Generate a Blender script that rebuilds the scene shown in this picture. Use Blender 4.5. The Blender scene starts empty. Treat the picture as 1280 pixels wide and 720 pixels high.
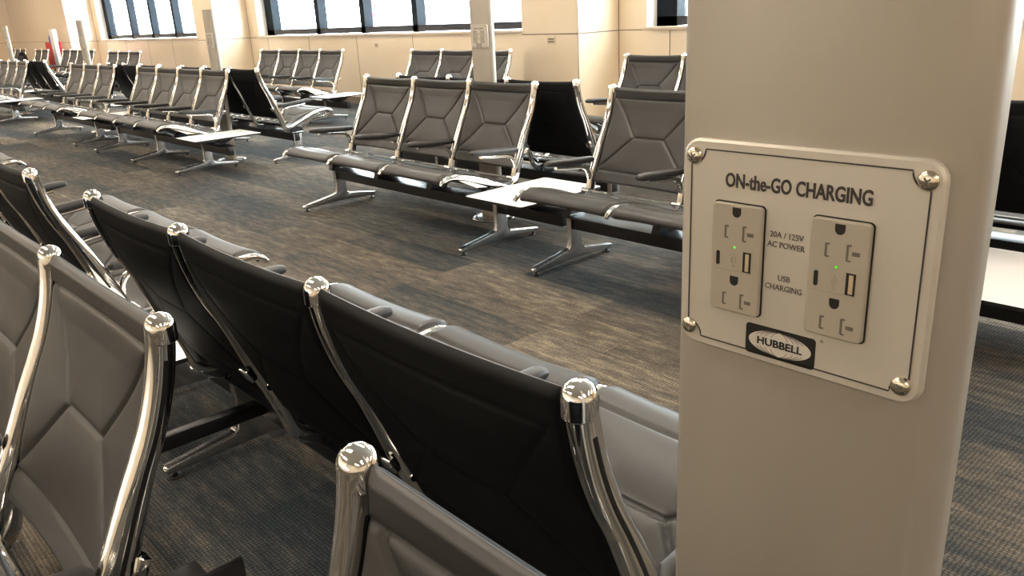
import bpy, bmesh, math, random
from mathutils import Vector, Matrix
random.seed(7)
PI = math.pi
COL = bpy.context.scene.collection

# ------------------------------------------------------------------ materials
def mat(name):
    m = bpy.data.materials.new(name); m.use_nodes = True
    nt = m.node_tree
    return m, nt, nt.nodes['Principled BSDF']

def simple(name, col, rough=.5, metal=0., spec=.5, coat=0., emis=None, es=0., coat_rough=.05):
    m, nt, b = mat(name)
    b.inputs['Base Color'].default_value = (*col, 1)
    b.inputs['Roughness'].default_value = rough
    b.inputs['Metallic'].default_value = metal
    b.inputs['Specular IOR Level'].default_value = spec
    b.inputs['Coat Weight'].default_value = coat
    b.inputs['Coat Roughness'].default_value = coat_rough
    if emis:
        b.inputs['Emission Color'].default_value = (*emis, 1)
        b.inputs['Emission Strength'].default_value = es
    return m

def noise_bump(nt, b, scale, strength, dist=.001, vec=None, detail=3):
    tc = nt.nodes.new('ShaderNodeTexCoord'); n = nt.nodes.new('ShaderNodeTexNoise')
    n.inputs['Scale'].default_value = scale; n.inputs['Detail'].default_value = detail
    nt.links.new(tc.outputs['Object'], n.inputs['Vector'])
    bp = nt.nodes.new('ShaderNodeBump'); bp.inputs['Strength'].default_value = strength
    bp.inputs['Distance'].default_value = dist
    nt.links.new(n.outputs['Fac'], bp.inputs['Height'])
    nt.links.new(bp.outputs['Normal'], b.inputs['Normal'])
    return n

def leather(name, col, rough, spec=.45):
    m, nt, b = mat(name)
    b.inputs['Roughness'].default_value = rough
    b.inputs['Specular IOR Level'].default_value = spec
    n = noise_bump(nt, b, 900, .12, .0006)
    n2 = nt.nodes.new('ShaderNodeTexNoise'); n2.inputs['Scale'].default_value = 5
    tc = nt.nodes.new('ShaderNodeTexCoord'); nt.links.new(tc.outputs['Object'], n2.inputs['Vector'])
    r = nt.nodes.new('ShaderNodeMix'); r.data_type = 'RGBA'
    r.inputs['A'].default_value = (*[c*.88 for c in col], 1); r.inputs['B'].default_value = (*[c*1.12 for c in col], 1)
    nt.links.new(n2.outputs['Fac'], r.inputs['Factor']); nt.links.new(r.outputs['Result'], b.inputs['Base Color'])
    return m

M_LEATHER = leather('charcoal_leather', (.031, .0300, .0298), .43, .52)
M_BACK = leather('black_backing', (.005, .0052, .006), .6, .15)
M_ARM = leather('arm_pad_leather', (.040, .040, .041), .42)
M_CHROME = simple('polished_aluminium', (.83, .82, .80), .07, 1.)
M_SATIN = simple('satin_aluminium', (.52, .52, .53), .24, 1.)
M_CAST = simple('grey_casting', (.20, .20, .21), .38, .9)
M_BLACK = simple('black_steel', (.010, .010, .012), .35, 0., .5)
M_RUBBER = simple('dark_channel', (.015, .015, .018), .25, .3)
M_TABLE = simple('white_laminate', (.95, .95, .95), .35, 0, .35)
M_EDGE = simple('black_edge', (.012, .012, .012), .5)

def pole_mat():
    m, nt, b = mat('satin_pole_metal')
    b.inputs['Metallic'].default_value = .55; b.inputs['Roughness'].default_value = .48
    tc = nt.nodes.new('ShaderNodeTexCoord'); mp = nt.nodes.new('ShaderNodeMapping')
    mp.inputs['Scale'].default_value = (1, 1, .12)
    n = nt.nodes.new('ShaderNodeTexNoise'); n.inputs['Scale'].default_value = 14; n.inputs['Detail'].default_value = 4
    nt.links.new(tc.outputs['Object'], mp.inputs['Vector']); nt.links.new(mp.outputs['Vector'], n.inputs['Vector'])
    r = nt.nodes.new('ShaderNodeValToRGB')
    r.color_ramp.elements[0].color = (.41, .375, .325, 1); r.color_ramp.elements[1].color = (.49, .45, .395, 1)
    nt.links.new(n.outputs['Fac'], r.inputs['Fac']); nt.links.new(r.outputs['Color'], b.inputs['Base Color'])
    n2 = nt.nodes.new('ShaderNodeTexNoise'); n2.inputs['Scale'].default_value = 1400
    nt.links.new(tc.outputs['Object'], n2.inputs['Vector'])
    bp = nt.nodes.new('ShaderNodeBump'); bp.inputs['Strength'].default_value = .12; bp.inputs['Distance'].default_value = .0003
    nt.links.new(n2.outputs['Fac'], bp.inputs['Height']); nt.links.new(bp.outputs['Normal'], b.inputs['Normal'])
    return m
M_POLE = pole_mat()
M_PLATE = simple('plate_metal', (.60, .56, .50), .42, .35)
M_PLATE_IN = simple('plate_label', (.60, .565, .51), .5, .1)
M_OUTLET = simple('outlet_plastic', (.41, .37, .305), .38, 0)
M_OUT_D = simple('outlet_slot', (.14, .12, .10), .5)
M_DARK = simple('socket_hole', (.008, .007, .007), .5)
M_INK = simple('ink', (.035, .028, .03), .5)
M_INK2 = simple('ink_grey', (.13, .11, .10), .5)
M_GOLD = simple('usb_tongue', (.75, .62, .42), .3, .6)
M_NICKEL = simple('nickel_screw', (.72, .66, .55), .16, 1.)
M_LED = simple('green_led', (.02, .3, .02), .3, 0, .5, 0, .05 and None)
M_LED = simple('green_led', (.05, .5, .02), .3, emis=(.12, 1, .05), es=.5)
M_LOGO = simple('logo_black', (.012, .012, .012), .4)
M_LOGO_W = simple('logo_cream', (.62, .58, .53), .45)

def wall_mat():
    m, nt, b = mat('cream_wall_panel')
    b.inputs['Roughness'].default_value = .32
    b.inputs['Specular IOR Level'].default_value = .5
    b.inputs['Coat Weight'].default_value = 1; b.inputs['Coat Roughness'].default_value = .2
    b.inputs['Coat IOR'].default_value = 2.3
    tc = nt.nodes.new('ShaderNodeTexCoord'); n = nt.nodes.new('ShaderNodeTexNoise'); n.inputs['Scale'].default_value = 1.3
    nt.links.new(tc.outputs['Object'], n.inputs['Vector'])
    r = nt.nodes.new('ShaderNodeValToRGB')
    r.color_ramp.elements[0].color = (.83, .67, .475, 1); r.color_ramp.elements[1].color = (.88, .72, .53, 1)
    nt.links.new(n.outputs['Fac'], r.inputs['Fac']); nt.links.new(r.outputs['Color'], b.inputs['Base Color'])
    return m
M_WALL = wall_mat()
M_JOINT = simple('wall_joint', (.20, .15, .11), .7)
M_REVEAL = simple('white_reveal', (.85, .83, .79), .5)
M_WFRAME = simple('window_frame_slate', (.0055, .0095, .015), .6, 0., .15)
M_WFRAME2 = simple('window_frame_dark', (.018, .022, .03), .4, .2)
M_CEIL = simple('ceiling_white', (.84, .81, .76), .8)

def glass_mat():
    m = bpy.data.materials.new('window_glass'); m.use_nodes = True; nt = m.node_tree
    nt.nodes.remove(nt.nodes['Principled BSDF'])
    t = nt.nodes.new('ShaderNodeBsdfTransparent'); g = nt.nodes.new('ShaderNodeBsdfGlossy'); g.inputs['Roughness'].default_value = .02
    t.inputs['Color'].default_value = (.93, .97, .97, 1)
    mx = nt.nodes.new('ShaderNodeMixShader'); mx.inputs['Fac'].default_value = .06
    out = nt.nodes['Material Output']
    nt.links.new(t.outputs[0], mx.inputs[1]); nt.links.new(g.outputs[0], mx.inputs[2]); nt.links.new(mx.outputs[0], out.inputs['Surface'])
    return m
M_GLASS = glass_mat()

def carpet_mat():
    m, nt, b = mat('plank_carpet')
    N = nt.nodes.new; L = nt.links.new
    b.inputs['Roughness'].default_value = .95; b.inputs['Specular IOR Level'].default_value = .12
    tc = N('ShaderNodeTexCoord')
    def mp(scale, loc=(0, 0, 0)):
        q = N('ShaderNodeMapping'); q.inputs['Scale'].default_value = scale; q.inputs['Location'].default_value = loc
        L(tc.outputs['Object'], q.inputs['Vector']); return q
    def noise(scale_v, sc, det=3, rough=.5, loc=(0, 0, 0)):
        q = mp(scale_v, loc); n = N('ShaderNodeTexNoise'); n.inputs['Scale'].default_value = sc
        n.inputs['Detail'].default_value = det; n.inputs['Roughness'].default_value = rough
        L(q.outputs['Vector'], n.inputs['Vector']); return n
    def math_(op, a, bb=None, clamp=False):
        q = N('ShaderNodeMath'); q.operation = op; q.use_clamp = clamp
        for i, v in enumerate((a, bb)):
            if v is None: continue
            if isinstance(v, (int, float)): q.inputs[i].default_value = v
            else: L(v, q.inputs[i])
        return q.outputs[0]
    br = N('ShaderNodeTexBrick'); br.offset = .37; br.offset_frequency = 2
    br.inputs['Color1'].default_value = (0, 0, 0, 1); br.inputs['Color2'].default_value = (1, 1, 1, 1)
    br.inputs['Mortar'].default_value = (.35, .35, .35, 1)
    br.inputs['Scale'].default_value = 1; br.inputs['Mortar Size'].default_value = .0015
    br.inputs['Brick Width'].default_value = .95; br.inputs['Row Height'].default_value = .24
    q = mp((1, 1, 1)); L(q.outputs['Vector'], br.inputs['Vector'])
    bw = N('ShaderNodeRGBToBW'); L(br.outputs['Color'], bw.inputs['Color'])
    streak = noise((2.4, 11, 1), 2.6, 6, .75)
    broad = noise((.5, 1.6, 1), 1.1, 2, .5, (3, 1, 0))
    thread = noise((22, 130, 1), 2.2, 2, .7)
    # streak amount + plank tone -> warm / cool mix
    a = math_('MULTIPLY', math_('SUBTRACT', streak.outputs['Fac'], .5), 2.0)
    a = math_('ADD', a, math_('MULTIPLY', math_('SUBTRACT', bw.outputs[0], .5), .55))
    a = math_('ADD', a, math_('MULTIPLY', math_('SUBTRACT', broad.outputs['Fac'], .5), 1.4))
    a = math_('ADD', a, .47, True)
    ramp = N('ShaderNodeValToRGB'); e = ramp.color_ramp.elements
    e[0].position = 0; e[0].color = (.040, .050, .056, 1)
    e[1].position = 1; e[1].color = (.30, .255, .195, 1)
    x = e.new(.35); x.color = (.078, .079, .078, 1)
    x = e.new(.62); x.color = (.137, .121, .102, 1)
    x = e.new(.82); x.color = (.19, .165, .134, 1)
    L(a, ramp.inputs['Fac'])
    # fine woven grid : thin dark lines across the plank
    w1 = N('ShaderNodeTexWave'); w1.bands_direction = 'X'; w1.inputs['Scale'].default_value = 28; w1.inputs['Distortion'].default_value = 3.5; w1.inputs['Detail'].default_value = 2; w1.inputs['Detail Scale'].default_value = 2.5
    w2 = N('ShaderNodeTexWave'); w2.bands_direction = 'Y'; w2.inputs['Scale'].default_value = 32; w2.inputs['Distortion'].default_value = 2.0; w2.inputs['Detail'].default_value = 2; w2.inputs['Detail Scale'].default_value = 2
    q = mp((1, 1, 1)); L(q.outputs['Vector'], w1.inputs['Vector']); L(q.outputs['Vector'], w2.inputs['Vector'])
    g = math_('MULTIPLY', math_('POWER', w1.outputs['Fac'], .7), math_('POWER', w2.outputs['Fac'], .5))
    g = math_('ADD', math_('MULTIPLY', g, .85), .52)
    t = math_('ADD', math_('MULTIPLY', thread.outputs['Fac'], .9), .5)
    g = math_('MULTIPLY', g, t)
    mx = N('ShaderNodeMix'); mx.data_type = 'RGBA'; mx.blend_type = 'MULTIPLY'; mx.inputs['Factor'].default_value = 1
    cc = N('ShaderNodeCombineColor'); L(g, cc.inputs[0]); L(g, cc.inputs[1]); L(g, cc.inputs[2])
    L(ramp.outputs['Color'], mx.inputs['A']); L(cc.outputs[0], mx.inputs['B'])
    L(mx.outputs['Result'], b.inputs['Base Color'])
    bp = N('ShaderNodeBump'); bp.inputs['Strength'].default_value = .35; bp.inputs['Distance'].default_value = .002
    L(g, bp.inputs['Height']); L(bp.outputs['Normal'], b.inputs['Normal'])
    return m
M_CARPET = carpet_mat()

# ------------------------------------------------------------------ mesh helpers
def obj_from(name, verts, faces, mats, parent=None, smooth=True, fmat=None, angle=None):
    me = bpy.data.meshes.new(name); me.from_pydata([tuple(v) for v in verts], [], faces)
    for m in (mats if isinstance(mats, (list, tuple)) else [mats]): me.materials.append(m)
    if fmat:
        for p, i in zip(me.polygons, fmat): p.material_index = i
    bm = bmesh.new(); bm.from_mesh(me); bmesh.ops.recalc_face_normals(bm, faces=bm.faces); bm.to_mesh(me); bm.free()
    if smooth:
        me.polygons.foreach_set('use_smooth', [True]*len(me.polygons))
        if angle: me.set_sharp_from_angle(angle=math.radians(angle))
    me.update()
    o = bpy.data.objects.new(name, me); COL.objects.link(o)
    if parent: o.parent = parent
    return o

class MB:
    """collects shapes into one mesh"""
    def __init__(s): s.v = []; s.f = []; s.m = []
    def add(s, v, f, mi=0):
        o = len(s.v); s.v += [Vector(a) for a in v]; s.f += [tuple(i+o for i in a) for a in f]; s.m += [mi]*len(f); return s
    def bm(s, bm, mi=0, mat=None):
        bm.verts.index_update()
        v = [(mat @ a.co if mat else a.co.copy()) for a in bm.verts]
        f = [[x.index for x in a.verts] for a in bm.faces]; bm.free(); return s.add(v, f, mi)
    def box(s, c, d, mi=0, bev=0., seg=2, rot=None):
        b = bmesh.new(); bmesh.ops.create_cube(b, size=1)
        for v in b.verts: v.co = Vector((v.co.x*d[0], v.co.y*d[1], v.co.z*d[2]))
        if bev: bmesh.ops.bevel(b, geom=b.edges[:], offset=bev, segments=seg, affect='EDGES', profile=.6)
        m = Matrix.Translation(c) @ (rot if rot else Matrix()); return s.bm(b, mi, m)
    def cyl(s, a, b_, r, n=16, mi=0, r2=None):
        a = Vector(a); b_ = Vector(b_); d = b_-a; b = bmesh.new()
        bmesh.ops.create_cone(b, cap_ends=True, segments=n, radius1=r, radius2=r if r2 is None else r2, depth=d.length)
        m = Matrix.Translation((a+b_)/2) @ d.to_track_quat('Z', 'Y').to_matrix().to_4x4(); return s.bm(b, mi, m)
    def sphere(s, c, r, mi=0, sc=(1, 1, 1), u=20, v=12):
        b = bmesh.new(); bmesh.ops.create_uvsphere(b, u_segments=u, v_segments=v, radius=r)
        return s.bm(b, mi, Matrix.Translation(c) @ Matrix.Diagonal((*sc, 1)))
    def lathe(s, prof, n=24, c=(0, 0, 0), mi=0):
        v = []; f = []
        for r, z in prof:
            for i in range(n):
                t = 2*PI*i/n; v.append((c[0]+r*math.cos(t), c[1]+r*math.sin(t), c[2]+z))
        for j in range(len(prof)-1):
            for i in range(n): f.append((j*n+i, j*n+(i+1) % n, (j+1)*n+(i+1) % n, (j+1)*n+i))
        f.append(tuple(range(n))[::-1]); f.append(tuple((len(prof)-1)*n+i for i in range(n)))
        return s.add(v, f, mi)
    def prism(s, poly, axis, a, b_, mi=0, bev=0.):
        """polygon of 2-D points extruded between a and b_ along axis"""
        b = bmesh.new(); n = len(poly)
        def P(p, t): return {'x': (t, p[0], p[1]), 'y': (p[0], t, p[1]), 'z': (p[0], p[1], t)}[axis]
        v0 = [b.verts.new(P(p, a)) for p in poly]; v1 = [b.verts.new(P(p, b_)) for p in poly]
        b.faces.new(v0); b.faces.new(v1[::-1])
        for i in range(n): b.faces.new((v0[i], v0[(i+1) % n], v1[(i+1) % n], v1[i]))
        bmesh.ops.recalc_face_normals(b, faces=b.faces)
        if bev:
            ed = [e for e in b.edges if abs({'x': e.verts[0].co.x-e.verts[1].co.x, 'y': e.verts[0].co.y-e.verts[1].co.y, 'z': e.verts[0].co.z-e.verts[1].co.z}[axis]) < 1e-7]
            bmesh.ops.bevel(b, geom=ed, offset=bev, segments=3, affect='EDGES', profile=.5)
        return s.bm(b, mi)
    def sweep(s, pts, wid, dep, n=14, power=3., mi=0, up=(1, 0, 0)):
        """super-ellipse section (wid across, dep in the plane normal) along pts"""
        U = Vector(up); v = []; f = []; K = len(pts); P = [Vector(p) for p in pts]
        for k in range(K):
            t = (P[min(k+1, K-1)]-P[max(k-1, 0)]).normalized(); nn = t.cross(U).normalized(); uu = nn.cross(t)
            w = wid[k] if isinstance(wid, (list, tuple)) else wid; d = dep[k] if isinstance(dep, (list, tuple)) else dep
            for i in range(n):
                a = 2*PI*i/n; c, q = math.cos(a), math.sin(a)
                v.append(P[k] + uu*(w/2*math.copysign(abs(c)**(2/power), c)) + nn*(d/2*math.copysign(abs(q)**(2/power), q)))
        for k in range(K-1):
            for i in range(n): f.append((k*n+i, k*n+(i+1) % n, (k+1)*n+(i+1) % n, (k+1)*n+i))
        f.append(tuple(range(n))[::-1]); f.append(tuple((K-1)*n+i for i in range(n)))
        return s.add(v, f, mi)
    def build(s, name, mats, parent=None, smooth=True, angle=35):
        return obj_from(name, s.v, s.f, mats, parent, smooth, s.m, angle)

def catmull(P, n=8):
    out = []
    for i in range(len(P)-1):
        p0 = P[max(i-1, 0)]; p1 = P[i]; p2 = P[i+1]; p3 = P[min(i+2, len(P)-1)]
        for k in range(n):
            t = k/n
            out.append(tuple(.5*((2*b)+(-a+c)*t+(2*a-5*b+4*c-d)*t*t+(-a+3*b-3*c+d)*t**3) for a, b, c, d in zip(p0, p1, p2, p3)))
    out.append(tuple(P[-1])); return out

def resample(P, n):
    L = [0]
    for a, b in zip(P, P[1:]): L.append(L[-1]+math.dist(a, b))
    out = []; j = 0
    for k in range(n):
        s = L[-1]*k/(n-1)
        while j < len(L)-2 and L[j+1] < s: j += 1
        t = (s-L[j])/max(1e-9, L[j+1]-L[j]); out.append(tuple(a+(b-a)*t for a, b in zip(P[j], P[j+1])))
    return out

def tag(o, label, cat, group=None, kind=None):
    if label: o['label'] = label
    if cat: o['category'] = cat
    if group: o['group'] = group
    if kind: o['kind'] = kind
    return o
def empty(name, loc=(0, 0, 0), rz=0):
    o = bpy.data.objects.new(name, None); COL.objects.link(o); o.location = loc; o.rotation_euler = (0, 0, rz); o.empty_display_size = .1
    return o
def struct(o): o['kind'] = 'structure'; return o

# ------------------------------------------------------------------ tandem seating : profiles (y forward, z up)
S = .5677
UP = [(.0, .854), (.007, .808), (.020, .757), (.040, .702), (.065, .650), (.088, .600), (.111, .545), (.132, .495), (.151, .453), (.166, .415), (.178, .378), (.188, .345)]
RAIL = [(.188, .345), (.206, .322), (.250, .318), (.310, .337), (.390, .372), (.470, .402), (.550, .428), (.615, .440), (.660, .440), (.694, .428), (.712, .410)]
ARM_T = .500

def upright_y(z):
    for (y0, z0), (y1, z1) in zip(UP, UP[1:]):
        if z1 <= z <= z0: return y0+(y1-y0)*(z0-z)/(z0-z1)
    return UP[-1][0]

def seg_dist(p, a, b):
    ax, ay = a; bx, by = b; dx, dy = bx-ax, by-ay
    t = max(0, min(1, ((p[0]-ax)*dx+(p[1]-ay)*dy)/(dx*dx+dy*dy))); return math.hypot(p[0]-ax-dx*t, p[1]-ay-dy*t)

def pad_mesh(name, spine, creases, mats, thick, sag, nx, nv, edge_in=.018, edge_pull=0., top_sag=0., two_side=False, side=1):
    """cushion stretched between two frames. spine: (y,z) list; creases in (x, arc) metres"""
    sp = resample(spine, nv)
    L = sum(math.dist(a, b) for a, b in zip(sp, sp[1:]))
    W = S-2*edge_in; v = []; f = []; fm = []
    def nrm(k):
        a = sp[max(k-1, 0)]; b = sp[min(k+1, nv-1)]; t = Vector((0, b[0]-a[0], b[1]-a[1])).normalized()
        return Vector((0, -t.z, t.y))*side
    for layer in (0, 1):
        for k in range(nv):
            n = nrm(k); arc = L*k/(nv-1)
            for i in range(nx):
                u = i/(nx-1); x = edge_in+W*u; q = 4*u*(1-u)
                base = Vector((x, sp[k][0], sp[k][1]))-n*sag*q*min(1, arc/.12+.1)
                # waist : the top and bottom edges sag between the frames
                if top_sag:
                    wt = max(0, 1-arc/.10); base.z -= top_sag*q*wt
                eu = min(u, 1-u)*W; ev = min(arc, L-arc)
                rnd = min(1, eu/.010)**.5*min(1, ev/.010+.02)**.5
                if layer == 0:
                    d = min([seg_dist((x, arc), a, b) for a, b in creases] or [9])
                    h = .0075*(1-math.exp(-d/.030))-.0065*math.exp(-(d/.0042)**2)
                    v.append(base+n*(thick*.5*rnd+h*min(1, eu/.02)*min(1, ev/.012)))
                else:
                    d = min([seg_dist((x, arc), a, b) for a, b in creases] or [9])
                    v.append(base-n*(thick*.5*rnd+(.002*(1-math.exp(-d/.02))-.002*math.exp(-(d/.004)**2))*min(1, eu/.02)*min(1, ev/.012)))
    def idx(l, k, i): return l*nx*nv+k*nx+i
    for k in range(nv-1):
        for i in range(nx-1):
            f.append((idx(0, k, i), idx(0, k, i+1), idx(0, k+1, i+1), idx(0, k+1, i))); fm.append(0)
            f.append((idx(1, k, i), idx(1, k+1, i), idx(1, k+1, i+1), idx(1, k, i+1))); fm.append(1)
    for k in range(nv-1):
        f.append((idx(0, k, 0), idx(0, k+1, 0), idx(1, k+1, 0), idx(1, k, 0))); fm.append(0)
        f.append((idx(0, k, nx-1), idx(1, k, nx-1), idx(1, k+1, nx-1), idx(0, k+1, nx-1))); fm.append(0)
    for i in range(nx-1):
        f.append((idx(0, 0, i), idx(1, 0, i), idx(1, 0, i+1), idx(0, 0, i+1))); fm.append(0)
        f.append((idx(0, nv-1, i), idx(0, nv-1, i+1), idx(1, nv-1, i+1), idx(1, nv-1, i))); fm.append(0)
    me_o = obj_from(name, v, f, mats, None, True, fm, None)
    return me_o.data, me_o

def templates():
    T = {}
    # back cushion, runs in front of the uprights
    bs = catmull([(y-.006, z) for y, z in UP if z < .84 and z > .43], 6)
    bs = [(-.004, .862), (-.005, .852)] + [p for p in bs if p[1] < .835] + [(.163, .414), (.160, .400)]
    L = sum(math.dist(a, b) for a, b in zip(bs, bs[1:])); e = .018
    b0, b1 = .055, L-.075
    xm1, xm2, am = S*.34, S*.66, (b0+b1)*.52
    cr = [((e, b0), (S-e, b0)), ((e+.025, b0), (xm1, am)), ((S-e-.025, b0), (xm2, am)), ((xm1, am), (xm2, am)),
          ((xm1, am), (e+.005, b1)), ((xm2, am), (S-e-.005, b1)), ((e, b1+.008), (S-e, b1+.008))]
    T['backrest'] = pad_mesh('backrest', bs, cr, [M_LEATHER, M_BACK], .018, .014, 108, 124, top_sag=.007)[1]
    ss = catmull([(.212, .338), (.255, .326), (.315, .342), (.390, .376), (.470, .406), (.550, .430), (.610, .441), (.655, .440), (.684, .428), (.692, .416), (.688, .404)], 6)
    L2 = sum(math.dist(a, b) for a, b in zip(ss, ss[1:]))
    c0, c1 = .04, L2-.125; cm = (c0+c1)*.5
    cr2 = [((e+.005, c0), (xm1, cm)), ((S-e-.005, c0), (xm2, cm)), ((xm1, cm), (xm2, cm)), ((xm1, cm), (e+.005, c1)), ((xm2, cm), (S-e-.005, c1)), ((e, c1+.004), (S-e, c1+.004))]
    T['seat'] = pad_mesh('seat', ss, cr2, [M_LEATHER, M_BACK], .022, .008, 100, 110)[1]
    for k in ('backrest', 'seat'): T[k].location = (0, 0, -50)
    return T

def side_frame_mesh(parent):
    m = MB()
    up = catmull([(0, y, z) for y, z in UP], 4)
    rl = catmull([(0, y-.0, z-.006) for y, z in RAIL], 5)[1:]
    sp = up+rl; sp = resample(sp, 110)
    K = len(sp); dep = []; wid = []
    for k, (x, y, z) in enumerate(sp):
        if y < .17: d = .042+.018*min(1, max(0, (.65-z)/.15))
        else:
            t = min(1, max(0, (y-.17)/.53)); d = .058-.024*t if t < .6 else .0436-.022*(t-.6)/.4
        dep.append(d); wid.append((.034 if y < .19 else .034-.006*min(1, (y-.19)/.2)) if k < K-4 else .028-.003*(k-K+4))
    m.sweep(sp, wid, dep, n=24, power=2.3)
    # lower web of the casting
    m.prism([(.155, .40), (.165, .345), (.20, .275), (.235, .262), (.345, .258), (.36, .285), (.50, .365), (.60, .415), (.48, .395), (.34, .345), (.24, .315), (.19, .345)], 'x', -.008, .008, 0, .003)
    # domed cap
    m.lathe([(.0205, -.024), (.0222, -.022), (.0222, 0), (.0203, .008), (.0150, .0155), (.008, .0195), (.001, .0208)], 28, (0, -.001, .856))
    m.cyl((-.024, .214, .364), (.024, .214, .364), .013, 14); m.box((0, .200, .355), (.020, .035, .045), 0, .006); m.box((0, .096, .497), (.036, .016, .034), 0, .003, rot=Matrix.Rotation(math.radians(26), 4, 'X')); m.cyl((-.0185, .135, .455), (.0185, .135, .455), .008, 12)
    o = m.build('side_frame', [M_CHROME], parent)
    c = MB()
    chan = catmull([(0, y-.002, z) for y, z in UP if z < .85 and z > .42], 5)
    for sx in (-.0152, .0152):
        c.sweep([(sx, y, z) for _, y, z in chan], .0045, .008, n=8, power=6)
    c.build('sling_slot', [M_RUBBER], o)
    g = MB()
    g.prism([(.142, .430), (.185, .420), (.215, .345), (.30, .345), (.40, .395), (.36, .290), (.345, .258), (.235, .262), (.195, .290), (.165, .345), (.150, .385)], 'x', -.0125, .0125, 0, .003)
    g.build('frame_casting', [M_CAST], o)
    return o

def arm_mesh(parent):
    m = MB()
    path = [(0, .160, .516), (0, .172, .519), (0, .22, .521), (0, .30, .526), (0, .38, .532), (0, .44, .537), (0, .475, .539), (0, .492, .538), (0, .499, .536)]
    m.sweep(path, [.020, .042, .047, .050, .050, .050, .046, .036, .014], [.018, .030, .034, .036, .037, .036, .032, .024, .010], n=18, power=2.5)
    o = m.build('armrest', [M_ARM], parent)
    b = MB()
    bp = catmull([(0, .168, .375), (0, .182, .415), (0, .192, .452), (0, .215, .480), (0, .26, .494), (0, .34, .501), (0, .43, .512)], 5)
    b.sweep(bp, .022, [.030-.016*i/(len(bp)-1) for i in range(len(bp))], n=12, power=3)
    b.build('arm_bracket', [M_CHROME], o)
    return o

def pedestal_mesh(parent):
    m = MB()
    poly = [(.035, .020), (.035, .042), (.246, .070), (.262, .082), (.268, .105), (.270, .255), (.350, .255), (.350, .108), (.358, .088), (.375, .078), (.600, .042), (.612, .030), (.608, .018), (.40, .026), (.32, .030), (.22, .026)]
    m.prism(poly, 'x', -.016, .016, 0, .006)
    top = [(0, .037, .041), (0, .14, .056), (0, .240, .070), (0, .258, .080)]
    m.sweep(catmull(top, 4), .036, .010, n=10, power=4)
    top = [(0, .364, .083), (0, .385, .076), (0, .49, .059), (0, .598, .041), (0, .610, .032)]
    m.sweep(catmull(top, 4), .036, .010, n=10, power=4)
    m.box((0, .31, .262), (.05, .115, .014), 0, .003)
    o = m.build('pedestal', [M_SATIN], parent)
    for y in (.060, .590):
        g = MB(); g.lathe([(.017, 0), (.019, .003), (.017, .008), (.007, .010), (.007, .022)], 16, (0, y, 0))
        g.build('glide', [M_BLACK], o)
    for y, z in ((.037, .032), (.612, .031)):
        g = MB(); g.sphere((0, y, z), .0125, 0, (1.1, .8, 1), 12, 8); g.build('end_stud', [M_CHROME], o)
    return o

TPL = templates()
tpl_root = empty('tpl')
TPL['side_frame'] = side_frame_mesh(tpl_root); TPL['armrest'] = arm_mesh(tpl_root); TPL['pedestal'] = pedestal_mesh(tpl_root)

def inst(key, parent, x):
    src = TPL[key]; c = src.copy(); COL.objects.link(c); c.parent = parent; c.location = (x, 0, 0); c.name = key
    for ch in src.children:
        d = ch.copy(); COL.objects.link(d); d.parent = c; d.name = ch.name.split('.')[0]
    return c

TW = .435
def bench(label, loc, rz, n, feet, group, table=True, arms=None, rtable=False):
    t = empty('tandem_bench', loc, rz)
    tag(t, label, 'bench', group)
    x0 = -.50 if table else -.02
    m = MB()
    m.box(((x0+n*S+.02)/2, .300, .217), (n*S+.02-x0, .050, .070), 0, .004)
    m.box(((x0+n*S+.02)/2, .310, .254), (n*S+.02-x0, .125, .008), 0, .002)
    for i in range(n+1):      # casting saddles and sling stretchers
        m.prism([(.245, .258), (.375, .258), (.36, .30), (.30, .325), (.25, .30)], 'x', i*S-.022, i*S+.022)
    for i in range(n):
        m.cyl((i*S, .555, .398), ((i+1)*S, .555, .398), .009, 8)
    m.build('beam', [M_BLACK], t)
    for i in range(n):
        m = MB(); m.cyl((i*S+.014, .214, .364), ((i+1)*S-.014, .214, .364), .0065, 10); m.build('seat_rod', [M_CHROME], t)
    for i in range(n+1): inst('side_frame', t, i*S)
    for i in range(n):
        inst('backrest', t, i*S); inst('seat', t, i*S)
    for i in (range(n+1) if arms is None else arms): inst('armrest', t, i*S)
    for x in feet: inst('pedestal', t, x)
    if table:
        m = MB(); cx = -.045-TW/2
        rr = .018; w, d = TW/2, .30; pts = []
        for sx, sy, a0 in ((1, 1, 0), (-1, 1, 90), (-1, -1, 180), (1, -1, 270)):
            for k in range(6):
                a = math.radians(a0+90*k/5); pts.append((cx+sx*(w-rr)+rr*math.cos(a), .292+sy*(d-rr)+rr*math.sin(a)))
        m.prism(pts, 'z', .322, .3345, 1); m.prism(pts, 'z', .3346, .3352, 0)
        tb = m.build('table_top', [M_TABLE, M_EDGE], t, smooth=False)
        b = MB()
        b.prism([(.10, .322), (.50, .322), (.37, .258), (.25, .258)], 'x', cx-.02, cx+.02)
        b.box((cx, .30, .30), (.26, .08, .03), 0, .003)
        b.build('table_bracket', [M_BLACK], tb)
    return t

CY, BY = 3.42, 3.257
R = PI
def rot_bench(label, X0, Y, n, feet, group, **k): return bench(label, (X0, Y, 0), R, n, feet, group, **k)

G_NEAR = 'grey sling benches in the two near rows'
G_B = 'grey sling benches facing the camera across the aisle'
G_C = 'benches seen from behind in the middle'
G_W = 'benches along the window wall'
# row 0 : foreground, faces the camera side
rot_bench('nearest grey bench, one chrome frame and cushion showing at the bottom edge beside the pole', -.620+2*S, .344, 2, (0, 2*S), G_NEAR, table=False)
r0b = rot_bench('grey three-seat bench in the lower left corner, cushion fronts with stitched creases', -1.160, .354, 3, (0, 3*S), G_NEAR, table=False)
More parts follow.
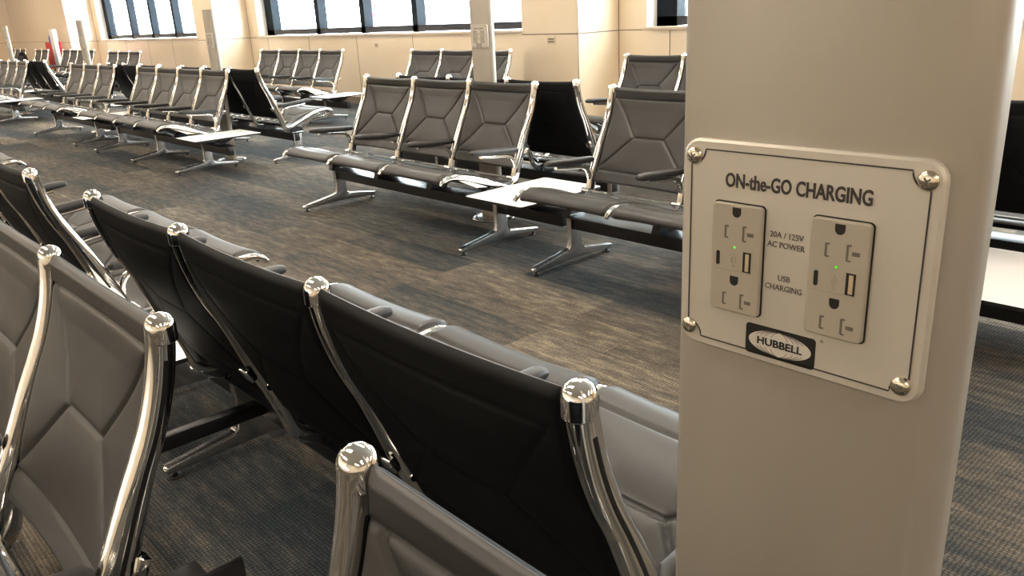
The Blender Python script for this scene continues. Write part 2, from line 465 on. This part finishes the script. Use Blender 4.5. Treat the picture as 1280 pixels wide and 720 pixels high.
# row 1 : back to back with row 0, faces the windows
r1a = bench('black-backed three-seat bench crossing the foreground, its back turned to the camera', (-.557-3*S, .592, 0), 0, 3, (0, 3*S), G_NEAR)
r1b = bench('black-backed bench at the left edge beyond the small white table', (-2.822-3*S, .580, 0), 0, 3, (0, 3*S), G_NEAR, table=False)
bench('bench whose grey seat tip just enters the left edge above the near black backs', (-6.42-3*S, .590, 0), 0, 3, (0, 3*S), G_NEAR, table=False)
tie = MB(); tie.box((.20, .06, .222), (.035, .46, .040), 0, .003); tie.build('tie_bar', [M_BLACK], r1a)
br = MB(); br.box((-.045, .045, .455), (.07, .05, .03), 0, .004); br.box((-.06, .02, .44), (.012, .11, .06), 0, .003); br.build('end_bracket', [M_BLACK], r0b)

# row B : faces the camera across the aisle
A2 = -3.355
rot_bench('three-seat grey bench in the middle with a white end table on its right', A2, BY, 3, (0, 3*S), G_B)
rot_bench('grey bench starting right of the white table and running behind the big pole', A2+4*S, BY, 3, (0, 3*S), G_B)
rot_bench('four-seat grey bench on the left with a white table beside the charging pole foot', A2-7*S, BY, 4, (0, 2*S, 4*S), G_B)
rot_bench('three-seat grey bench left of the four-seat one, a small white table under its end', A2-12.35*S, BY, 3, (0, 3*S), G_B)
rot_bench('grey bench at the far left edge with a white table at its end', A2-19.3*S, BY, 3, (0, 3*S), G_B)

# row C : behind row B, faces the windows
bench('black-backed bench behind the middle bench and the pole, facing the windows', (-3.19-3*S, CY, 0), 0, 3, (0, 3*S), G_C)
bench('black-backed bench with a grey seat and armrest jutting into the walkway on the left', (-7.08-3*S, CY, 0), 0, 3, (0, 3*S), G_C)
bench('black-backed bench glimpsed between two grey benches on the left', (-9.42-3*S, CY, 0), 0, 3, (0, 3*S), G_C)
bench('black-backed bench showing dark slanted backs near the far left', (-14.0-3*S, CY, 0), 0, 3, (0, 3*S), G_C)
bench('black-backed bench glimpsed right of the big charging pole', (-.25-3*S, CY, 0), 0, 3, (0, 3*S), G_C)

# wall benches
rot_bench('four-seat bench against the wall under the middle window, white table at its right', -9.5, 5.80, 4, (0, 2*S, 4*S), G_W)
rot_bench('three-seat bench against the wall, partly behind the middle pole', -6.36, 5.85, 3, (0, 3*S), G_W, table=False)
rot_bench('bench near the right wall corner, mostly behind the big pole', -4.45+3*S, 5.38, 3, (0, 3*S), G_W, table=False)
rot_bench('three-seat bench under the left window', -15.45, 5.33, 3, (0, 3*S), G_W, table=False)
rot_bench('four-seat bench beside the charging pole in front of the bright pilaster', -19.25, 5.70, 4, (0, 4*S), G_W, table=False)
rot_bench('two-seat bench next to the red sign stand', -22.75, 5.70, 2, (0, 2*S), G_W, table=False)
rot_bench('tiny three-seat bench against the end wall at the far left', -25.5, 5.85, 3, (0, 3*S), G_W, table=False)

# drop the templates
for k in ('backrest', 'seat'): bpy.data.objects.remove(TPL[k])
for k in ('side_frame', 'armrest', 'pedestal'):
    for ch in list(TPL[k].children): bpy.data.objects.remove(ch)
    bpy.data.objects.remove(TPL[k])
bpy.data.objects.remove(tpl_root)

# ------------------------------------------------------------------ charging poles
def rrect(cx, cz, w, h, r, n=6):
    pts = []
    for sx, sz, a0 in ((1, 1, 0), (-1, 1, 90), (-1, -1, 180), (1, -1, 270)):
        for k in range(n):
            a = math.radians(a0+90*k/(n-1)); pts.append((cx+sx*(w/2-r)+r*math.cos(a), cz+sz*(h/2-r)+r*math.sin(a)))
    return pts

def text_mesh(body, size, cx, cz, y, depth=.0003, wide=1., bold=0.):
    cu = bpy.data.curves.new('txt', 'FONT'); cu.body = body; cu.size = size; cu.align_x = 'CENTER'; cu.align_y = 'CENTER'
    cu.extrude = depth/2; cu.offset = bold; cu.resolution_u = 3
    o = bpy.data.objects.new('txt', cu); COL.objects.link(o); bpy.context.view_layer.update()
    me = bpy.data.meshes.new_from_object(o)
    bpy.data.objects.remove(o)
    M = Matrix.Translation((cx, y, cz)) @ Matrix.Rotation(PI/2, 4, 'X') @ Matrix.Diagonal((wide, 1, 1, 1))
    v = [M @ a.co for a in me.vertices]; f = [tuple(p.vertices) for p in me.polygons]
    return v, f

def ribbon(path, w, y0, y1, closed=True):
    """flat line of width w following 2-D path (x,z)"""
    n = len(path); v = []; f = []
    for i, p in enumerate(path):
        a = Vector(path[(i-1) % n] if closed or i else p); b = Vector(path[(i+1) % n] if closed or i < n-1 else p)
        t = (b-a).normalized(); nn = Vector((-t.y, t.x))
        for s in (-1, 1):
            q = Vector(p)+nn*w/2*s; v += [(q.x, y0, q.y), (q.x, y1, q.y)]
    for i in range(n if closed else n-1):
        a = i*4; b = ((i+1) % n)*4
        f += [(a, b, b+2, a+2), (a+1, a+3, b+3, b+1), (a, a+1, b+1, b), (a+2, b+2, b+3, a+3)]
    return v, f

PX, PZ = -.2245+.217, 1.117   # plate centre relative to the pole axis at x = -.218
def make_pole(loc, label):
    t = empty('charging_pole', loc); tag(t, label, 'charging pole', 'slim grey charging poles between the rows')
    # shaft : shallow extrusion with stepped rounded corners, front face at y = -.02
    w, d = .0905, .026
    wr = w-.0105
    prof = [(-w+.006, -d+.004), (wr-.016, -d+.004), (wr-.0145, -d+.0052), (wr-.012, -d+.0050), (wr-.006, -d+.010), (wr-.001, -d+.019), (wr, -d+.028), (wr, d-.010), (wr-.006, d-.004)]
    prof += [(-w+.003, d-.004), (-w-.003, d-.010), (-w-.003, -d+.018), (-w-.002, -d+.010), (-w+.001, -d+.0058)]
    m = MB(); m.prism(prof, 'z', .008, 1.385)
    m.box((0, 0, 1.387), (2*w-.004, 2*d-.004, .006), 0, .002)
    m.build('shaft', [M_POLE], t, angle=50)
    m = MB(); m.lathe([(.135, 0), (.137, .004), (.128, .011), (.10, .014), (.05, .015)], 40); m.build('base_plate', [M_SATIN], t)
    # charging panel
    yf = -d+.004
    m = MB(); b = bmesh.new()
    W, H = .155, .134
    m.prism(rrect(PX, PZ, W, H, .011), 'y', yf, yf-.0035, 0, 0)
    m2 = MB()
    out = rrect(PX, PZ, W, H, .011); out2 = rrect(PX, PZ, W-.003, H-.003, .010)
    # rounded lip as a ring
    m3 = MB(); v = []; n = len(out)
    for p in out: v.append((p[0], yf-.0035, p[1]))
    for p in out2: v.append((p[0], yf-.005, p[1]))
    f = [(i, (i+1) % n, n+(i+1) % n, n+i) for i in range(n)]+[tuple(range(n, 2*n))]
    m.add(v, f, 0)
    panel = m.build('charging_panel', [M_PLATE], t, angle=40)
    ys = yf-.005
    # label field with scooped corners (thin raised sheet) and its dark border line
    rc = .0098; hw, hh = .0710, .0610; path = []
    for sx, sz in ((1, 1), (-1, 1), (-1, -1), (1, -1)):
        a0 = {(1, 1): (270, 180), (-1, 1): (360, 270), (-1, -1): (90, 0), (1, -1): (180, 90)}[(sx, sz)]
        # arc centred on the corner, bulging inwards
        c = (PX+sx*hw, PZ+sz*hh)
        for k in range(9):
            a = math.radians(a0[0]+(a0[1]-a0[0])*k/8); path.append((c[0]+rc*math.cos(a), c[1]+rc*math.sin(a)))
    m = MB(); m.add(*ribbon(path, .0008, ys-.00005, ys-.0004)); m.build('border_line', [M_INK], panel, smooth=False)
    m = MB(); m.add(*text_mesh('ON-the-GO CHARGING', 0.0118, -.2275+.218, 1.1606, ys-.0002, wide=.715, bold=.00030)); m.build('lettering', [M_INK], panel, smooth=False)
    m = MB()
    for s, z in (('20A / 125V', 1.1325), ('AC POWER', 1.1265), ('USB', 1.1065), ('CHARGING', 1.1005)):
        m.add(*text_mesh(s, .0050, -.2305+.218, z, ys-.0002, wide=.92, bold=.00002))
    m.build('lettering', [M_INK2], panel, smooth=False)
    # outlets
    for ox in (-.2615+.218, -.1975+.218):
        z0 = 1.1135; m = MB(); w2, h2 = .0335, .0680
        m.prism(rrect(ox, z0, w2+.0016, h2+.0016, .003), 'y', ys-.0001, ys-.0005, 1)
        pr = rrect(ox-.0001, z0, w2, h2, .0025)
        m.prism(pr, 'y', ys-.0002, ys-.0030, 0); 
        v = [(p[0], ys-.0030, p[1]) for p in pr]; pi = rrect(ox, z0, w2-.0014, h2-.0014, .002); v += [(p[0], ys-.0036, p[1]) for p in pi]; n = len(pr)
        m.add(v, [(i, (i+1) % n, n+(i+1) % n, n+i) for i in range(n)]+[tuple(range(n, 2*n))], 0)
        yo = ys-.0036
        for gz in (1.1433, 1.1005):            # ground holes: flat top, round bottom
            pts = [(ox-.0029, gz+.0026), (ox+.0029, gz+.0026)]
            pts = [(ox+.0029*math.cos(a), gz-.0006+.0030*math.sin(a)) for a in [PI+PI*k/10 for k in range(11)]]+[(ox+.0029, gz+.0024), (ox-.0029, gz+.0024)]
            m.prism(pts, 'y', yo+.0001, yo-.0002, 1)
            bz = gz-.0130
            def rect(x, z, a, b_, mi): m.box((x, yo-.00005, z), (a, .0003, b_), mi)
            rect(ox-.0072, bz, .0012, .0075, 2); rect(ox-.0062, bz+.0036, .0022, .0009, 2); rect(ox-.0062, bz-.0036, .0022, .0009, 2)
            rect(ox+.0050, bz, .0012, .0092, 2); rect(ox+.0060, bz+.0044, .0022, .0009, 2); rect(ox+.0060, bz-.0044, .0022, .0009, 2)
            rect(ox+.0098, bz, .0042, .0022, 2)
        m.prism(rrect(ox-.0118, 1.1130, .0024, .0090, .0011), 'y', yo+.0001, yo-.0003, 1)
        rect(ox+.0082, 1.1130, .0054, .0126, 1); m.box((ox+.0086, yo-.0004, 1.1130), (.0024, .0006, .0108), 3)
        rect(ox-.002, 1.1062, .026, .0007, 4)
        # small three-pronged mark in the middle
        rect(ox-.001, 1.1128, .0005, .008, 4); rect(ox-.0024, 1.1128, .0005, .0035, 4); rect(ox+.0004, 1.1136, .0005, .0035, 4); m.cyl((ox-.001, yo+.0001, 1.1088), (ox-.001, yo-.0002, 1.1088), .001, 10, 4)
        m.build('outlet', [M_OUTLET, M_DARK, M_OUT_D, M_GOLD, M_OUT_D2], panel, angle=30)
        m = MB(); m.sphere((ox-.0005, yo, 1.1212), .0009, 0, (1, .7, 1), 12, 8); m.build('status_light', [M_LED], panel)
    # maker's badge
    bx, bz = -.2307+.218, 1.0645
    m = MB(); m.prism(rrect(bx, bz, .0455, .0195, .0022), 'y', ys, ys-.0004, 0)
    el = [(bx+.0205*math.cos(2*PI*k/40), bz+.0078*math.sin(2*PI*k/40)) for k in range(40)]
    m.prism(el, 'y', ys-.0003, ys-.0006, 1)
    for q in (.30, .52, .70, .85):             # meridian lines of the globe
        for sg in (-1, 1):
            for hs in (-1, 1):
                pa = [(bx+sg*q*.0205*math.cos(a), bz+hs*.0078*math.sin(a)) for a in [math.radians(28+57*k/10) for k in range(11)]]
                m.add(*ribbon(pa, .00035, ys-.0006, ys-.0007, False), mi=2)
    m.add(*text_mesh('HUBBELL', .0066, bx, bz, ys-.0008, wide=1.12, bold=.00012), mi=0)
    m.build('badge', [M_LOGO, M_LOGO_W, M_INK2], panel, smooth=False)
    m = MB(); v, f = ribbon([(bx+.0262+.0008*math.cos(2*PI*k/12), bz+.0096+.0008*math.sin(2*PI*k/12)) for k in range(12)], .0003, ys, ys-.0002); m.add(v, f); m.build('registered_mark', [M_INK2], panel, smooth=False)
    for sx, sz in ((-.2945, 1.1735), (-.1565, 1.1735), (-.1585, 1.0605), (-.2955, 1.0615)):
        x = sx+.218; m = MB()
        c = Matrix.Translation((x, ys, sz)) @ Matrix.Rotation(PI/2, 4, 'X')
        q = MB(); q.lathe([(.0054, 0), (.0054, .0006), (.0047, .0017), (.0032, .0024), (.0014, .0027), (.0002, .0027)], 24)
        m.add([c @ a for a in q.v], q.f, 0)
        for r in (PI/5, PI/5+PI/2):
            q = MB(); q.box((0, 0, .00262), (.0046, .0009, .0004), 1, rot=Matrix.Rotation(r, 4, 'Z')); m.add([c @ a for a in q.v], q.f, 1)
        m.build('screw', [M_NICKEL, M_OUT_D], panel)
    return t
M_OUT_D2 = simple('outlet_marking', (.36, .325, .275), .5)
pole_labels = ['large satin grey charging pole in the foreground with two outlets and a maker\'s badge',
               'charging pole standing behind the middle bench in front of the wide window',
               'charging pole rising behind the end of the four-seat aisle bench with the white table',
               'small distant charging pole between the red sign stand and the left window',
               'farthest charging pole, by the end wall at the left edge']
pole = make_pole((-.216, .446, 0), pole_labels[0])
def copy_tree(o, parent=None):
    c = o.copy(); COL.objects.link(c); c.parent = parent; c.name = o.name.split('.')[0]
    for ch in o.children: copy_tree(ch, c)
    return c
for x, lb in zip((-3.86, -7.72, -11.62, -15.55), pole_labels[1:]):
    c = copy_tree(pole); c.location = (x, 3.335, 0); c['label'] = lb

# ------------------------------------------------------------------ room
YW, YP, ZJ = 6.88, 6.25, 1.0
XL, XR, YB, ZC, ZH = -31.2, 7.5, -5.0, 3.3, 2.45
PIL = [-5.796+8.52, -5.796, -5.796-8.52, -5.796-17.04]   # right edges; width .804
PW = .804
m = MB(); m.box(((XL+XR)/2, (YB+YW)/2, -.05), (XR-XL+.4, YW-YB+.6, .1)); struct(m.build('floor', [M_CARPET], smooth=False))
m = MB(); m.box(((XL+XR)/2, (YB+YW)/2, ZC+.05), (XR-XL+.4, YW-YB+.8, .1)); struct(m.build('ceiling', [M_CEIL], smooth=False))
# window wall
wins = []
for i in range(3):
    xr_ = PIL[i]-PW; xl_ = PIL[i+1]+.36
    wins.append((xl_, xr_-.0))
m = MB(); TH = .42
def wall_box(x0, x1, z0, z1, y0=YW, y1=YW+TH): m.box(((x0+x1)/2, (y0+y1)/2, (z0+z1)/2), (x1-x0, y1-y0, z1-z0), 0)
segs = sorted(wins)
wall_box(XL, XR, 0, 1.0)
wall_box(XL, XR, ZH, ZC)
cur = XL
for a, b_ in segs: wall_box(cur, a, 1.0, ZH); cur = b_
wall_box(cur, XR, 1.0, ZH)
def hj(x0, x1, z, y): m.box(((x0+x1)/2, y-.0005, z), (x1-x0, .003, .010), 1)
def vj(x, z0, z1, y): m.box((x, y-.0005, (z0+z1)/2), (.010, .003, z1-z0), 1)
cur = XL
for a, b_ in segs: hj(cur, a, ZJ-.005, YW); cur = b_
hj(cur, XR, ZJ-.005, YW)
for a, b_ in segs:
    x = a+.28
    vj(a-.02, 0, ZC, YW) if False else None
    while x < b_-.2: vj(x+.02, 0, ZJ-.01, YW); x += 1.405
for p in PIL: vj(p+.004, 0, ZC, YW)
for z in (.08,): m.box(((XL+XR)/2, YW-.006, .05), (XR-XL, .012, .10), 1)
struct(m.build('wall_window_side', [M_WALL, M_JOINT], smooth=False))
for k, p in enumerate(PIL):
    m = MB(); m.box((p-PW/2, (YP+YW)/2, ZC/2), (PW, YW-YP, ZC), 0)
    m.box((p-PW/2, YP-.0005, ZJ-.005), (PW, .003, .010), 1)
    m.box((p+.0005, (YP+YW)/2, ZJ-.005), (.003, YW-YP, .010), 1)
    m.box((p+.0005, YP+.006, ZC/2), (.004, .010, ZC), 1)
    m.box((p-PW/2, (YP+YW)/2, .05), (PW+.02, YW-YP+.02, .10), 1)
    o = m.build('pilaster', [M_WALL, M_JOINT], smooth=False); o.name = 'trim_%d' % (k+1); struct(o)
# outlet plate on the second pilaster, small plate on the wall
for nm, x, z, y, w, h, lb in (('wall_outlet', -6.165, .935, YP, .115, .075, 'small cream outlet plate on the pilaster right of the middle pole'), ('wall_outlet', -10.33, .86, YW, .075, .05, 'small cream outlet plate on the wall left of the three-seat wall bench')):
    t = empty(nm, (x, y, z)); tag(t, lb, 'outlet')
    m = MB(); m.box((0, -.004, 0), (w, .008, h), 0, .003); m.build('cover', [simple('cream_cover', (.62, .50, .36), .4)], t)
    m = MB(); m.box((0, -.009, .012), (w*.7, .004, .012), 0, .001); m.box((0, -.009, -.014), (w*.7, .004, .012), 0, .001); m.build('socket', [M_OUT_D], t)
# windows
for k, (a, b_) in enumerate(segs):
    nm = 'window_%d' % (k+1)
    t = empty(nm); t['kind'] = 'structure'
    m = MB()     # white reveal lining
    m.box((a+.004, YW+.088, (1.0+ZH)/2), (.012, .172, ZH-1.0)); m.box((b_-.004, YW+.088, (1.0+ZH)/2), (.012, .172, ZH-1.0)); m.box(((a+b_)/2, YW+.088, ZH-.004), (b_-a, .172, .012))
    m.build('window_reveal', [M_REVEAL], t, smooth=False)
    m = MB(); m.box(((a+b_)/2, YW+.07, 1.005), (b_-a+.04, .21, .030), 0, .004); m.build('window_sill', [simple('pale_sill', (.62, .50, .40), .4)], t)
    m = MB(); yf = YW+.165; zb = 1.02
    m.box(((a+b_)/2, yf+.075, zb+.05), (b_-a, .15, .085), 1); m.box(((a+b_)/2, yf+.075, ZH-.05), (b_-a, .15, .09), 1)
    m.box((a+.13, yf+.075, (zb+ZH)/2), (.26, .15, ZH-zb), 0); m.box((b_-.05, yf+.075, (zb+ZH)/2), (.10, .15, ZH-zb), 0)
    x = a+1.82; cuts = [a+.26]
    while x < b_-.3:
        m.box((x-.06, yf+.075, (zb+ZH)/2), (.12, .15, ZH-zb), 0); cuts += [x-.12, x]; x += 1.31
    cuts.append(b_-.10)
    m.build('window_frame', [M_WFRAME, M_WFRAME2], t, smooth=False)
    for i in range(0, len(cuts)-1, 2):
        g = MB(); g.box(((cuts[i]+cuts[i+1])/2, yf+.13, (zb+.09+ZH-.09)/2), (cuts[i+1]-cuts[i], .006, ZH-zb-.18)); g.build('window_pane', [M_GLASS], t, smooth=False)
# other walls
m = MB(); m.box((XL-.1, (YB+YW)/2, ZC/2), (.2, YW-YB+.6, ZC)); m.box((XL+.0005, (YB+YW)/2, ZJ-.005), (.003, YW-YB, .01), 1); struct(m.build('wall_left', [M_WALL, M_JOINT], smooth=False))
m = MB(); m.box((XR+.1, (YB+YW)/2, ZC/2), (.2, YW-YB+.6, ZC)); struct(m.build('wall_right', [M_WALL], smooth=False))
m = MB(); m.box(((XL+XR)/2, YB-.1, ZC/2), (XR-XL+.4, .2, ZC)); struct(m.build('wall_back', [M_WALL], smooth=False))

# ------------------------------------------------------------------ red and white sign stand, dark bin
M_RED = simple('sign_red', (.72, .015, .02), .4); M_SW = simple('sign_white', (.9, .9, .9), .4); M_BLUE = simple('sign_blue', (.03, .05, .5), .4); M_PINK = simple('sign_pink', (.45, .16, .12), .5)
t = empty('sign_stand', (-23.35, 5.97, 0)); tag(t, 'red sign stand with a tall white post in front of the far cream wall', 'sign')
m = MB(); m.prism(rrect(-.20, .70, .66, .64, .01), 'y', -.03, .0); m.build('panel', [M_RED], t, smooth=False)
m = MB(); m.prism(rrect(.72, .72, .18, .62, .01), 'y', -.03, .0); m.build('panel', [M_RED], t, smooth=False)
m = MB(); m.prism(rrect(.30, .66, .32, 1.32, .05), 'y', -.06, .03); m.build('post', [M_SW], t)
m = MB(); m.cyl((.05, -.05, 1.09), (.05, -.03, 1.09), .09, 20); m.build('emblem', [M_BLUE], t)
m = MB(); m.box((.09, -.02, 1.24), (.12, .04, .12), 0, .01); m.build('bracket', [M_PINK], t)
m = MB(); m.box((.25, -.02, .03), (1.3, .35, .06), 0, .02); m.box((-.2, -.015, .22), (.05, .03, .36), 0); m.box((.72, -.015, .24), (.05, .03, .40), 0); m.build('base', [M_BLACK], t)
t = empty('waste_bin', (-24.75, 5.55, 0)); tag(t, 'narrow black bin between two tiny benches by the end wall', 'bin')
m = MB(); m.lathe([(.12, 0), (.13, .02), (.115, .66), (.11, .70), (.105, .72)], 24); m.build('bin_body', [M_BLACK], t)
m = MB(); m.lathe([(.105, .72), (.08, .78), (.03, .82), (.01, .825)], 24); m.build('lid', [M_RUBBER], t)

# ------------------------------------------------------------------ outside
M_APRON = simple('apron_concrete', (.75, .76, .76), .8)
m = MB(); m.box((-20, 62, -3.6), (160, 108, .2)); o = m.build('ground_exterior', [M_APRON], smooth=False); struct(o)
M_VW = simple('vehicle_white', (.8, .82, .85), .4); M_TIRE = simple('tire', (.02, .02, .02), .8); M_VG = simple('vehicle_glass', (.1, .16, .2), .1)
def truck(x, y, rz, zt, label, red):
    t = empty('service_truck', (x, y, -3.5), rz); tag(t, label, 'truck', None)
    m = MB(); m.box((0, 0, .95), (6.2, 2.2, .3), 0, .05); m.build('chassis', [M_TIRE], t)
    m = MB(); m.prism([(-3.3, .9), (-3.3, 1.9), (-2.9, 2.7), (-1.7, 2.7), (-1.7, .9)], 'y', -1.1, 1.1, 0, .08); m.box((-3.12, 0, 2.25), (.06, 1.9, .6), 1, rot=Matrix.Rotation(math.radians(26), 4, 'Y')); m.build('cab', [M_VW, M_VG], t)
    m = MB(); m.box((.9, 0, zt-1.3), (4.6, 2.3, 2.6), 0, .06); m.build('cargo_box', [M_VW], t)
    for k, (px_, pz) in enumerate(((-.6, zt-.5), (.2, zt-.9))):
        m = MB(); m.box((px_, -1.17, pz), (.35, .04, .6), 0, .01); m.build('red_panel', [red], t)
    for sx in (-1, 1):
        m = MB(); m.box((.9, sx*.6, 1.1+(zt-3.7)/2), (.14, .1, max(.3, zt-3.6)*1.15), 0, .02, rot=Matrix.Rotation(math.radians(20*sx), 4, 'Y')); m.build('lift_leg', [M_TIRE], t)
    for sx in (-2.3, 2.0):
        for sy in (-.95, .95):
            m = MB(); m.cyl((sx, sy-.15, .48), (sx, sy+.15, .48), .48, 20); m.build('wheel', [M_TIRE], t)
M_TR = simple('truck_red', (.42, .004, .008), .4)
truck(-23.5, 17.2, .0, 5.5, 'white high-lift truck with red panels outside the middle window', M_TR)
truck(-26.7, 23.2, .0, 4.95, 'white truck with low red panels outside the middle window', M_TR)

# ------------------------------------------------------------------ light
w = bpy.data.worlds.new('sky'); bpy.context.scene.world = w; w.use_nodes = True
bg = w.node_tree.nodes['Background']; bg.inputs['Color'].default_value = (.92, .965, 1, 1); bg.inputs['Strength'].default_value = 30.0
for a, b_ in segs:
    l = bpy.data.lights.new('window_portal', 'AREA'); l.shape = 'RECTANGLE'; l.size = b_-a; l.size_y = ZH-1.0; l.cycles.is_portal = True
    o = bpy.data.objects.new('window_portal', l); COL.objects.link(o); o.location = ((a+b_)/2, YW+.36, (1.0+ZH)/2); o.rotation_euler = (-PI/2, 0, 0)
M_LP = simple('diffuser', (.9, .9, .88), .5, emis=(1, .85, .68), es=14.5)
M_LF = simple('light_trim', (.8, .8, .8), .5)
protoL = None
for ix, x in enumerate((-27, -21, -15, -9, -3, 3.6)):
    for iy, y in enumerate((-2.8, -.2, 2.4, 5.0)):
        if protoL is None:
            protoL = empty('ceiling_light'); 
            m = MB(); m.box((0, 0, -.02), (2.9, .66, .04), 0, .005); m.build('light_housing', [M_LF], protoL)
            m = MB(); m.box((0, 0, -.045), (2.8, .58, .012), 0, .003); m.build('diffuser', [M_LP], protoL)
            c = protoL
        else: c = copy_tree(protoL)
        c.location = (x, y, ZC)
        tag(c, 'long warm white linear light fitted under the ceiling', 'light', 'linear lights under the ceiling')

# ------------------------------------------------------------------ camera
F, PITCH, ROLL, YAW, H = 1016.9, .3306, -.0510, -.8397, 1.2641
fw = Vector((math.sin(YAW)*math.cos(PITCH), math.cos(YAW)*math.cos(PITCH), -math.sin(PITCH)))
rt = Vector((math.cos(YAW), -math.sin(YAW), 0)); up = rt.cross(fw)
r2 = rt*math.cos(ROLL)+up*math.sin(ROLL); u2 = -rt*math.sin(ROLL)+up*math.cos(ROLL)
cam = bpy.data.cameras.new('camera'); cam.sensor_width = 36; cam.lens = F*36/1280; cam.clip_start = .02; cam.clip_end = 500
co = bpy.data.objects.new('camera', cam); COL.objects.link(co)
M = Matrix((r2, u2, -fw)).transposed().to_4x4(); M.translation = (0, 0, H); co.matrix_world = M
sc = bpy.context.scene; sc.camera = co
sc.view_settings.view_transform = 'Standard'; sc.view_settings.look = 'None'; sc.view_settings.exposure = 0; sc.view_settings.gamma = 1
